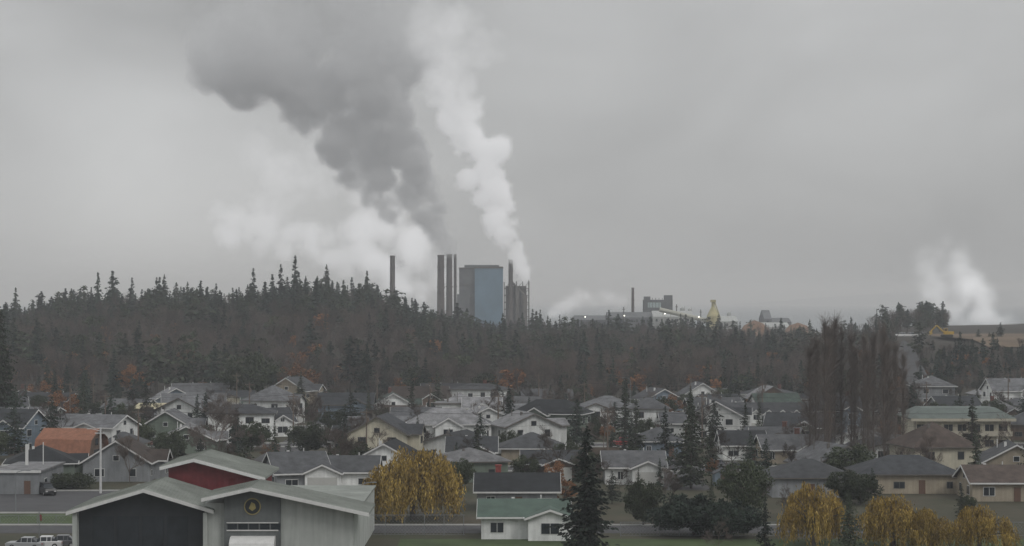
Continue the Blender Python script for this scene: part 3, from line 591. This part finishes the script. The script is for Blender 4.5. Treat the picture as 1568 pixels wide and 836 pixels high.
b.obj('tracks',M_tyre,e); b=B(); b.box(-1.2,2.4,-1.3,1.3,1.0,2.1); b.box(-1.1,.3,.1,1.3,2.1,3.2); b.tube((-1.2,-.3,1.8),(-4,-.3,4.4),.32,6,0,.28); b.tube((-4,-.3,4.4),(-6.2,-.3,2.2),.26,6,0,.2); b.ext([(-6.7,2.2),(-5.8,2.2),(-5.7,1.2),(-6.6,.8)],-.8,.3,'y'); b.obj('body_and_boom',M_yel,e)
b=B(); b.box(-1.12,-1.1,.2,1.2,2.3,3.05); b.box(-.9,.1,.05,.098,2.3,3.05); b.obj('cab_windows',M_glass,e)

# ---------------- poles, wires, fences, lamps ----------------
def upole(x,y,h=10.5,m=M_wood,name='utility_pole'):
    b=B(); z=gz(x,y); b.cyl(0,0,0,h,.17,.11,8); b.box(-1.1,1.1,-.06,.06,h-.75,h-.6); 
    for s in (-1,-.35,.35,1): b.cyl(s,0,h-.6,h-.4,.05,n=6)
    b.cyl(.3,-.25,h-2.4,h-1.6,.2,n=8); b.obj(name,m,None,(x,y,z))
lines=B()
def span(p,q,sag=.8):
    pr=None
    for i in range(9):
        t=i/8; c=(p[0]+(q[0]-p[0])*t,p[1]+(q[1]-p[1])*t,p[2]+(q[2]-p[2])*t-sag*4*t*(1-t))
        if pr: lines.tube(pr,c,.018,3)
        pr=c
for ry in (345,401,457,513):
    prev=None; x=-.33*ry+random.uniform(0,20)
    while x<.33*ry:
        upole(x,ry); 
        if prev is not None:
            for s in(-.35,.35): span((prev,ry+s,10.3),(x,ry+s,10.3))
            span((prev,ry,8.2),(x,ry,8.2),1.0)
        prev=x; x+=random.uniform(36,44)
lines.obj('power_lines',M_wire)
b=B(); d=297; b.cyl(0,0,0,10.2,.2,.13,10); b.box(-.9,.9,-.06,.06,9.3,9.45); b.tube((0,0,9.7),(-1.6,0,10.1),.05); b.box(-2.1,-1.5,-.12,.12,10.0,10.14); b.obj('utility_pole',mat('pole_white',(.5,.5,.5),.7,.1),None,(X(154,d),d,0))
def lamp(px,d,h,dx=-1):
    b=B(); b.cyl(0,0,0,h-.6,.1,.06,8); pr=(0,0,h-.6)
    for i in range(1,7):
        a=i/6*math.pi/2; c=(dx*1.5*(1-math.cos(a)),0,h-.6+.6*math.sin(a)); b.tube(pr,c,.05); pr=c
    b.box(min(pr[0],pr[0]+dx*.6),max(pr[0],pr[0]+dx*.6),-.12,.12,pr[2]-.06,pr[2]+.06); b.obj('street_lamp',M_steel,None,(X(px,d),d,0))
lamp(180,228,3.8); lamp(552,250,6.2,1); lamp(965,470,11); lamp(24,270,6,1)
b=B(); b.cyl(0,0,0,4.2,.06,.04,8); b.cyl(0,0,4.2,4.3,.07,n=8); b.add([(0.05,0,4.1),(.3,.1,3.9),(.32,0,3.2),(.08,0,3.3)],[(0,1,2,3)],1); b.obj('flag_pole',[M_steel,mat('flag_red',(.15,.04,.04),.8,.1)],None,(X(60,232),232,0))
def fence(px0,px1,d,h=1.8):
    x0,x1=X(px0,d),X(px1,d); b=B(); x=x0
    while x<=x1: b.cyl(x,0,0,h,.04,n=6); x+=2.5
    b.tube((x0,0,h),(x1,0,h),.03); b.tube((x0,0,.1),(x1,0,.1),.02)
    x=x0
    while x<x1-h: b.tube((x,0,.1),(x+h-.1,0,h),.009,3); b.tube((x+h-.1,0,.1),(x,0,h),.009,3); x+=.45
    b.obj('chain_link_fence',M_steel,None,(0,d,0))
fence(560,712,244,2.6); fence(950,1580,243,1.8); fence(0,110,256,1.2)
d=405; b=B(); b.box(-1.1,1.1,-.15,.15,3.4,4.8); b.cyl(-.9,0,0,3.4,.1); b.cyl(.9,0,0,3.4,.1); b.box(-1.0,1.0,-.2,-.153,3.5,4.7,1); b.obj('illuminated_sign',[M_steel,mat('sign_face',(.9,.93,1),.5,.02,emit=1.0)],None,(X(714,d),d,0))

# ---------------- mill ----------------
D=1500
def mz(py,d=D): return ZP(py,d)
M_stack=mat('stack_concrete',(0.085,0.07,0.063),.9,.35,.12); M_blue=mat('mill_blue_cladding',(0.13,0.205,0.27),.7,.15,.06); M_mgrey=mat('mill_grey_cladding',(0.11,0.115,0.12),.8,.3,.08); M_rust=mat('mill_steelwork',(0.1,0.09,0.08),.8,.3,.2)
def stack(px,py,wpx,d=D,name='smokestack'):
    r=wpx/F*d/2; z=mz(py,d); b=B(); b.cyl(0,0,0,z,r*1.25,r,20); b.cyl(0,0,z,z+.8,r*1.12,n=20); b.cyl(0,0,z-9,z-8.3,r*1.18,n=20); b.cyl(0,0,z*.62,z*.62+.6,r*1.3,n=20)
    for k in range(int(z/3)): b.box(-.25,.25,-r*1.32,-r*1.1,k*3,k*3+2.2)
    b.obj(name,M_stack,None,(X(px,d),d,0))
stack(601,393,7.5,1480); stack(675,392,10,1490); stack(688,391,8.5,1500); stack(697,391,4,1505); stack(782,399,6.5,1500); stack(969,442,4,1450)
e=empty('pulp_mill_boiler_house',(0,0,0)); x0,x1=X(727,D),X(770,D); zt=mz(409); bl,bg_,bt=B(),B(),B()
bl.box(x0,x1,D-2,D+30,0,zt); xg=X(703,D); bg_.box(xg,x0-.01,D+1,D+26,0,zt-.3); bg_.box(xg+4,x1-3,D+6,D+24,zt+.01,zt+1.8); bg_.box(X(700,D),x0-4,D-6,D+.98,0,zt*.62)
k=x0+1
while k<x1-.5: bl.box(k,k+.12,D-2.1,D-2.003,0,zt-.5); k+=1.6
bt.box(x0-.3,x1+.3,D-2.5,D-2.003,zt-.9,zt+.4); bt.box(xg-.2,x0-.4,D+.5,D+.99,zt-1.4,zt-.5)
for z in (12,22,32,42): bt.box(xg,x0-.5,D+.3,D+.99,z,z+.5)
bl.obj('blue_cladding',M_blue,e);bg_.obj('grey_block',M_mgrey,e);bt.obj('parapets',M_rust,e)
b=B(); xa,xb_=X(772,D),X(810,D); zt=mz(434)
for x in np.linspace(xa,xb_,5):
    for y in (D,D+8,D+16): b.box(x-.35,x+.35,y-.35,y+.35,0,zt+random.uniform(-1,2))
for z in np.arange(6,zt,5.5):
    b.box(xa,xb_,D-.3,D+16.3,z,z+.5); 
    for i in range(4):
        xi=xa+(xb_-xa)*i/4; b.tube((xi,D-.4,z),(xi+(xb_-xa)/4,D-.4,z+5.5),.18,4)
b.box(xa+1,xb_-2,D+2,D+14,0,zt-2); b.cyl(X(792,D),D-2,0,zt-2,1.6,n=12); b.cyl(X(803,D),D-2,0,zt-9,2.2,n=12); b.tube((X(803,D),D-2,zt-9),(X(782,D),D+3,zt+2),.9,8)
b.box(xb_-.6,xb_,D,D+.6,0,mz(428)); b.obj('mill_process_tower',M_rust)
D2=1440; e=empty('pulp_mill_warehouse',(0,0,0)); b=B(); b.box(X(987,D2),X(1030,D2),D2,D2+20,0,ZP(459,D2)); b.box(X(987,D2),X(996,D2),D2+1,D2+10,ZP(459,D2),ZP(454,D2)); b.box(X(1018,D2),X(1030,D2),D2+1,D2+10,ZP(459,D2),ZP(452,D2))
for px in range(989,1030,5): b.tube((X(px,D2),D2-.3,0),(X(px,D2),D2-.3,ZP(456,D2)),.25,4)
b.obj('walls',M_mgrey,e); b=B(); b.box(X(992,D2),X(1012,D2),D2-.2,D2-.01,ZP(471,D2),ZP(463,D2)); b.obj('panels',mat('pale_panel',(.35,.42,.42),.7,.1),e)
def shed(name,pa,pb,ya,yb_,d,m):
    x0,x1=X(pa,d),X(pb,d); za,zb=ZP(ya,d),ZP(yb_,d); b=B(); b.ext([(d,0),(d+30,0),(d+30,zb),(d+15,za),(d,zb)],x0,x1,'x')
    for px in range(int(pa)+4,int(pb)-3,8): b.box(X(px,d),X(px+3,d),d-.15,d-.01,zb-3.5,zb-1.5,1)
    b.obj(name,[m,M_glass])
M_pale=mat('pale_metal',(.33,.34,.33),.6,.12,.06); M_chip=mat('wood_chips',(.17,.1,.06),.95,.2,.1)
shed('mill_shed',930,1010,478,486,1400,M_mgrey); shed('mill_shed',1000,1062,476,485,1390,M_pale); shed('mill_shed',1150,1210,494,501,1350,M_pale); shed('mill_shed',1170,1182,475,488,1400,M_mgrey); shed('mill_shed',1182,1212,487,493,1400,M_mgrey); shed('mill_shed',880,930,483,490,1420,M_mgrey); shed('mill_shed',1100,1130,484,492,1400,M_pale)
for px,py,w_ in ((1045,472,7),(1056,474,6),(1116,480,6)):
    dd=1420; b=B(); z=ZP(py,dd); r=w_/F*dd/2; b.cyl(0,0,0,z,r,n=16); b.cyl(0,0,z,z+1,r,r*.3,16); b.tube((r,0,0),(r,0,z+1.5),.15,5); b.obj('storage_tank',M_pale,None,(X(px,dd),dd,0))
for px,py in ((955,470),(1036,466),(1073,474)):
    dd=1395; b=B(); z=ZP(py,dd); b.cyl(0,0,0,z,.45,.35,8); b.box(-1,1,-.1,.1,z-2,z-1.6); b.obj('vent_pipe',M_rust,None,(X(px,dd),dd,0))
for px,py in ((1018,481),(956,484),(1070,486),(896,486)):
    dd=1375; b=B(); z=ZP(py,dd); b.cyl(0,0,0,z,.18,.12,6); b.box(-.5,.5,-.25,.25,z,z+.7); b.box(-.4,.4,-.3,-.253,z+.1,z+.6,1); b.obj('floodlight',[M_steel,mat('floodlight_face',(1,.95,.85),.5,.02,emit=5)],None,(X(px,dd),dd,0))
b=B(); b.tube((X(1010,1380),1380,ZP(474,1380)),(X(1088,1380),1385,ZP(492,1380)),1.6,8); 
for px in range(1015,1090,12): b.tube((X(px,1380),1380,0),(X(px,1380),1380,ZP(474+(px-1010)*.23,1380)),.3,4)
b.obj('conveyor',mat('conveyor_cream',(.36,.36,.31),.6,.1))
d=1380; b=B(); cx=X(1092,d); b.cyl(cx,d,0,ZP(484,d),4.6,n=16); b.cyl(cx,d,ZP(484,d),ZP(470,d),4.6,1.4,16); b.cyl(cx,d,ZP(470,d),ZP(460,d),1.3,1.1,12); b.box(cx-1.8,cx+1.8,d-1.8,d+1.8,ZP(463,d),ZP(459,d)); b.tube((cx+1,d,ZP(462,d)),(cx+5,d,ZP(486,d)),.4,6); b.obj('chip_silo',mat('silo_yellow',(.38,.34,.18),.6,.15,.2))
def pile(name,px,w,py,d,m):
    b=B(); n=20; h=ZP(py,d); x=X(px,d); r=w/F*d/2; vs=[(x,d,h)]; 
    for k,(q,z) in enumerate(((.35,.8),(.7,.4),(1,0))):
        vs+=[(x+r*q*math.cos(2*math.pi*i/n)*random.uniform(.88,1.12),d+r*q*math.sin(2*math.pi*i/n),h*z*random.uniform(.85,1.1)) for i in range(n)]
    fs=[(0,1+i,1+(i+1)%n) for i in range(n)]
    for k in range(2): fs+=[(1+k*n+i,1+(k+1)*n+i,1+(k+1)*n+(i+1)%n,1+k*n+(i+1)%n) for i in range(n)]
    b.add(vs,fs); b.obj(name,m)
pile('wood_chip_pile',1155,80,490,1330,M_chip); pile('wood_chip_pile',1222,80,494,1330,M_chip)

# ---------------- smoke & steam volumes ----------------
def vol_mat(name,dens,col,nscale,lo,hi,emit=0,z0=None,z1=None,fmin=.3,ecol=(.97,.98,1)):
    m=bpy.data.materials.new(name); m.use_nodes=True; t=m.node_tree; t.nodes.clear(); L=t.links
    out=nn(t,'ShaderNodeOutputMaterial'); v=nn(t,'ShaderNodeVolumePrincipled'); L.new(v.outputs[0],out.inputs['Volume'])
    v.inputs['Color'].default_value=(*col,1); v.inputs['Density Attribute'].default_value=''
    at=nn(t,'ShaderNodeAttribute'); at.attribute_name='density'; tc=nn(t,'ShaderNodeTexCoord'); nz=nn(t,'ShaderNodeTexNoise'); nz.inputs['Scale'].default_value=nscale; nz.inputs['Detail'].default_value=2; nz.inputs['Roughness'].default_value=.6
    L.new(tc.outputs['Object'],nz.inputs['Vector']); mr=nn(t,'ShaderNodeMapRange'); mr.inputs['From Min'].default_value=lo; mr.inputs['From Max'].default_value=hi; mr.inputs['To Max'].default_value=dens
    L.new(nz.outputs['Fac'],mr.inputs['Value']); mu=nn(t,'ShaderNodeMath',operation='MULTIPLY'); L.new(at.outputs['Fac'],mu.inputs[0]); L.new(mr.outputs[0],mu.inputs[1]); res=mu.outputs[0]
    if z0 is not None:
        sp=nn(t,'ShaderNodeSeparateXYZ'); L.new(tc.outputs['Object'],sp.inputs[0]); mz_=nn(t,'ShaderNodeMapRange'); mz_.interpolation_type='SMOOTHSTEP'; mz_.inputs['From Min'].default_value=z0; mz_.inputs['From Max'].default_value=z1; mz_.inputs['To Min'].default_value=1; mz_.inputs['To Max'].default_value=fmin
        L.new(sp.outputs[2],mz_.inputs['Value']); m3=nn(t,'ShaderNodeMath',operation='MULTIPLY'); L.new(res,m3.inputs[0]); L.new(mz_.outputs[0],m3.inputs[1]); res=m3.outputs[0]
    L.new(res,v.inputs['Density'])
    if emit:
        m2=nn(t,'ShaderNodeMath',operation='MULTIPLY'); L.new(res,m2.inputs[0]); m2.inputs[1].default_value=emit; L.new(m2.outputs[0],v.inputs['Emission Strength']); v.inputs['Emission Color'].default_value=(*ecol,1)  # added glow stands in for multiply scattered daylight inside the plume
    return m
def plume(name,strands,d,m,voxel=2.0,seed=1,dense=1.0,gap=.55):
    r_=np.random.default_rng(seed); P=[];R_=[]; s=d/F
    for st in strands:
        st=np.array(st,float); seg=np.hypot(np.diff(st[:,0]),np.diff(st[:,1])); cum=np.concatenate([[0],np.cumsum(seg)]); u=0
        while u<cum[-1]:
            px,py,r=[np.interp(u,cum,st[:,k]) for k in range(3)]
            px+=r_.normal()*r*.14; py+=r_.normal()*r*.14
            for _ in range(int(5*dense)):
                v=r_.normal(size=3); v/=np.linalg.norm(v); q=r_.uniform(0,1)**.5*.78; rr=r*r_.uniform(.22,.55); c=v*r*q
                P.append(((px+c[0]-784)*s,d+c[1]*s*1.0,30+(460-(py+c[2]))*s)); R_.append(rr*s)
                for _ in range(9):
                    w=r_.normal(size=3); w/=np.linalg.norm(w); r2=rr*r_.uniform(.25,.42); c2=c+w*rr*1.0
                    P.append(((px+c2[0]-784)*s,d+c2[1]*s,30+(460-(py+c2[2]))*s)); R_.append(r2*s)
                    if r2*s>6:
                        for _ in range(4):
                            w2=r_.normal(size=3); w2/=np.linalg.norm(w2); c3=c2+w2*r2
                            P.append(((px+c3[0]-784)*s,d+c3[1]*s,30+(460-(py+c3[2]))*s)); R_.append(r2*s*r_.uniform(.3,.45))
            u+=max(2,r*gap)
    P=np.array(P);R_=np.maximum(np.array(R_),voxel*1.0)
    me=bpy.data.meshes.new(name); me.vertices.add(len(P)); me.vertices.foreach_set('co',P.astype(np.float32).ravel()); a=me.attributes.new('rad','FLOAT','POINT'); a.data.foreach_set('value',R_.astype(np.float32))
    o=bpy.data.objects.new(name,me); link(o); ng=bpy.data.node_groups.new(name+'_vol','GeometryNodeTree')
    ng.interface.new_socket('Geometry',in_out='INPUT',socket_type='NodeSocketGeometry'); ng.interface.new_socket('Geometry',in_out='OUTPUT',socket_type='NodeSocketGeometry')
    N=ng.nodes;L=ng.links;gi=N.new('NodeGroupInput');go=N.new('NodeGroupOutput');mp=N.new('GeometryNodeMeshToPoints');pv=N.new('GeometryNodePointsToVolume');sm=N.new('GeometryNodeSetMaterial');a=N.new('GeometryNodeInputNamedAttribute');a.data_type='FLOAT';a.inputs['Name'].default_value='rad'
    try: pv.resolution_mode='VOXEL_SIZE'
    except Exception: pass
    pv.inputs['Voxel Size'].default_value=voxel; pv.inputs['Density'].default_value=1.0; sm.inputs['Material'].default_value=m
    L.new(gi.outputs[0],mp.inputs['Mesh']);L.new(a.outputs['Attribute'],mp.inputs['Radius']);L.new(mp.outputs[0],pv.inputs['Points']);L.new(a.outputs['Attribute'],pv.inputs['Radius']);L.new(pv.outputs[0],sm.inputs[0]);L.new(sm.outputs[0],go.inputs[0])
    md=o.modifiers.new('vol','NODES'); md.node_group=ng; me.materials.append(m); return o
VD=vol_mat('smoke_grey',.2,(.82,.83,.84),.028,.22,.52,emit=.12,z0=110,z1=255,fmin=.06)  # small emission lifts the grey smoke in place of scattered light
VW=vol_mat('steam_white',.24,(.98,.98,.99),.032,.22,.52,emit=.34,z0=85,z1=215,fmin=.05)  # steam whiteness is partly added glow, also in the two materials below
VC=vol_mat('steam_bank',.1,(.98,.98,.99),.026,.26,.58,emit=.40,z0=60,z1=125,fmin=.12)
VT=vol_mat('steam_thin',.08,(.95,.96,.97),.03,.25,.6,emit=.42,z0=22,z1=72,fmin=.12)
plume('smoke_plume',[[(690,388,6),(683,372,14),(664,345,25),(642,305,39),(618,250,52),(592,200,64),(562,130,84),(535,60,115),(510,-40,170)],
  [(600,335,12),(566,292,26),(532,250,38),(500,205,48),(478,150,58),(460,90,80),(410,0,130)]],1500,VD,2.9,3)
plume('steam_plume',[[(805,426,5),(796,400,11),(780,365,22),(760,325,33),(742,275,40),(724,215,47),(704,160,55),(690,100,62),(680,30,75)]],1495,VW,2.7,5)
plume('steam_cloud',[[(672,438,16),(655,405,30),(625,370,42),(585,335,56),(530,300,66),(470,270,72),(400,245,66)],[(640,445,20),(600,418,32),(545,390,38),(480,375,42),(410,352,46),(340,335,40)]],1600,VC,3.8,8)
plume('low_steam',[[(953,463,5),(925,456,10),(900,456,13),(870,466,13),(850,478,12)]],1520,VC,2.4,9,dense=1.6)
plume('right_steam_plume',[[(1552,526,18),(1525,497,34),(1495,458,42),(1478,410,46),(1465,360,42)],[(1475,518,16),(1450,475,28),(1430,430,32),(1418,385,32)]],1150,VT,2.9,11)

b=B(); b.box(-6000,6000,-300,14500,-12,120); hz=bpy.data.materials.new('haze'); hz.use_nodes=True; t=hz.node_tree; t.nodes.clear(); out=nn(t,'ShaderNodeOutputMaterial'); v=nn(t,'ShaderNodeVolumeScatter'); v.inputs['Color'].default_value=(.93,.96,1,1); v.inputs['Density'].default_value=.00022; t.links.new(v.outputs[0],out.inputs['Volume'])
b.obj('haze',hz)

# ---------------- world & sun ----------------
w=bpy.data.worlds.new('World'); scene.world=w; w.use_nodes=True; t=w.node_tree; L=t.links; t.nodes.clear()
out=nn(t,'ShaderNodeOutputWorld'); bg=nn(t,'ShaderNodeBackground'); bg.inputs['Strength'].default_value=.1; L.new(bg.outputs[0],out.inputs['Surface'])
sky=nn(t,'ShaderNodeTexSky'); sky.sky_type='NISHITA'; sky.sun_disc=False; sky.sun_elevation=math.radians(45); sky.sun_rotation=math.radians(140)
hs=nn(t,'ShaderNodeHueSaturation'); hs.inputs['Saturation'].default_value=.1; L.new(sky.outputs[0],hs.inputs['Color'])
mx=nn(t,'ShaderNodeMix',data_type='RGBA'); mx.inputs['Factor'].default_value=.85; L.new(hs.outputs[0],mx.inputs[6]); mx.inputs[7].default_value=(3.85,3.9,3.92,1)
tc=nn(t,'ShaderNodeTexCoord'); sp=nn(t,'ShaderNodeSeparateXYZ'); L.new(tc.outputs['Generated'],sp.inputs[0])
def M(op,a,b_=None,clamp=False):
    n=nn(t,'ShaderNodeMath',operation=op); n.use_clamp=clamp
    for i,v in enumerate((a,b_)):
        if v is None: continue
        if isinstance(v,(int,float)): n.inputs[i].default_value=v
        else: L.new(v,n.inputs[i])
    return n.outputs[0]
zc=M('MAXIMUM',sp.outputs[2],0); grad=M('ADD',M('MULTIPLY',zc,1.7),1.0)
mp=nn(t,'ShaderNodeMapping'); mp.inputs['Scale'].default_value=(1,1,1.8); L.new(tc.outputs['Generated'],mp.inputs[0])
nz=nn(t,'ShaderNodeTexNoise'); nz.inputs['Scale'].default_value=8; nz.inputs['Detail'].default_value=6; nz.inputs['Roughness'].default_value=.45; nz.inputs['Distortion'].default_value=.4; L.new(mp.outputs[0],nz.inputs['Vector'])
cl=M('ADD',M('MULTIPLY',M('SUBTRACT',nz.outputs['Fac'],.5),.45),.95)
acc=cl
for px,py,rad,amp in ((320,310,.10,.42),(60,200,.08,.1),(470,10,.085,-.32),(250,40,.08,-.2),(40,20,.06,-.12),(1300,420,.12,-.06),(1100,60,.15,.05)):
    dv=Vector(((px-784)/F,1,(460-py)/F)).normalized(); vm=nn(t,'ShaderNodeVectorMath',operation='DISTANCE'); L.new(tc.outputs['Generated'],vm.inputs[0]); vm.inputs[1].default_value=dv
    q=M('DIVIDE',vm.outputs['Value'],rad); g=M('POWER',2.718,M('MULTIPLY',M('MULTIPLY',q,q),-1.0)); acc=M('ADD',acc,M('MULTIPLY',g,amp))
fac=M('MULTIPLY',acc,grad); sc=nn(t,'ShaderNodeVectorMath',operation='SCALE'); L.new(mx.outputs[2],sc.inputs[0]); L.new(fac,sc.inputs['Scale']); L.new(sc.outputs[0],bg.inputs['Color'])
sl=bpy.data.lights.new('sun','SUN'); sl.energy=.9; sl.angle=math.radians(20); sl.color=(1,.97,.93); so=bpy.data.objects.new('sun',sl); link(so)
az=math.radians(140); el=math.radians(45); dirv=Vector((math.sin(az)*math.cos(el),math.cos(az)*math.cos(el),math.sin(el))); so.rotation_euler=dirv.to_track_quat('Z','Y').to_euler()
scene.view_settings.view_transform='Standard'; scene.view_settings.look='None'; scene.view_settings.exposure=0
c=bpy.data.cameras.new('camera'); co=bpy.data.objects.new('camera',c); link(co); co.location=(0,0,30); co.rotation_euler=(math.pi/2,0,0); c.sensor_width=36; c.lens=36*F/1568; c.shift_y=42/1568; c.clip_end=60000; c.clip_start=.5; scene.camera=co
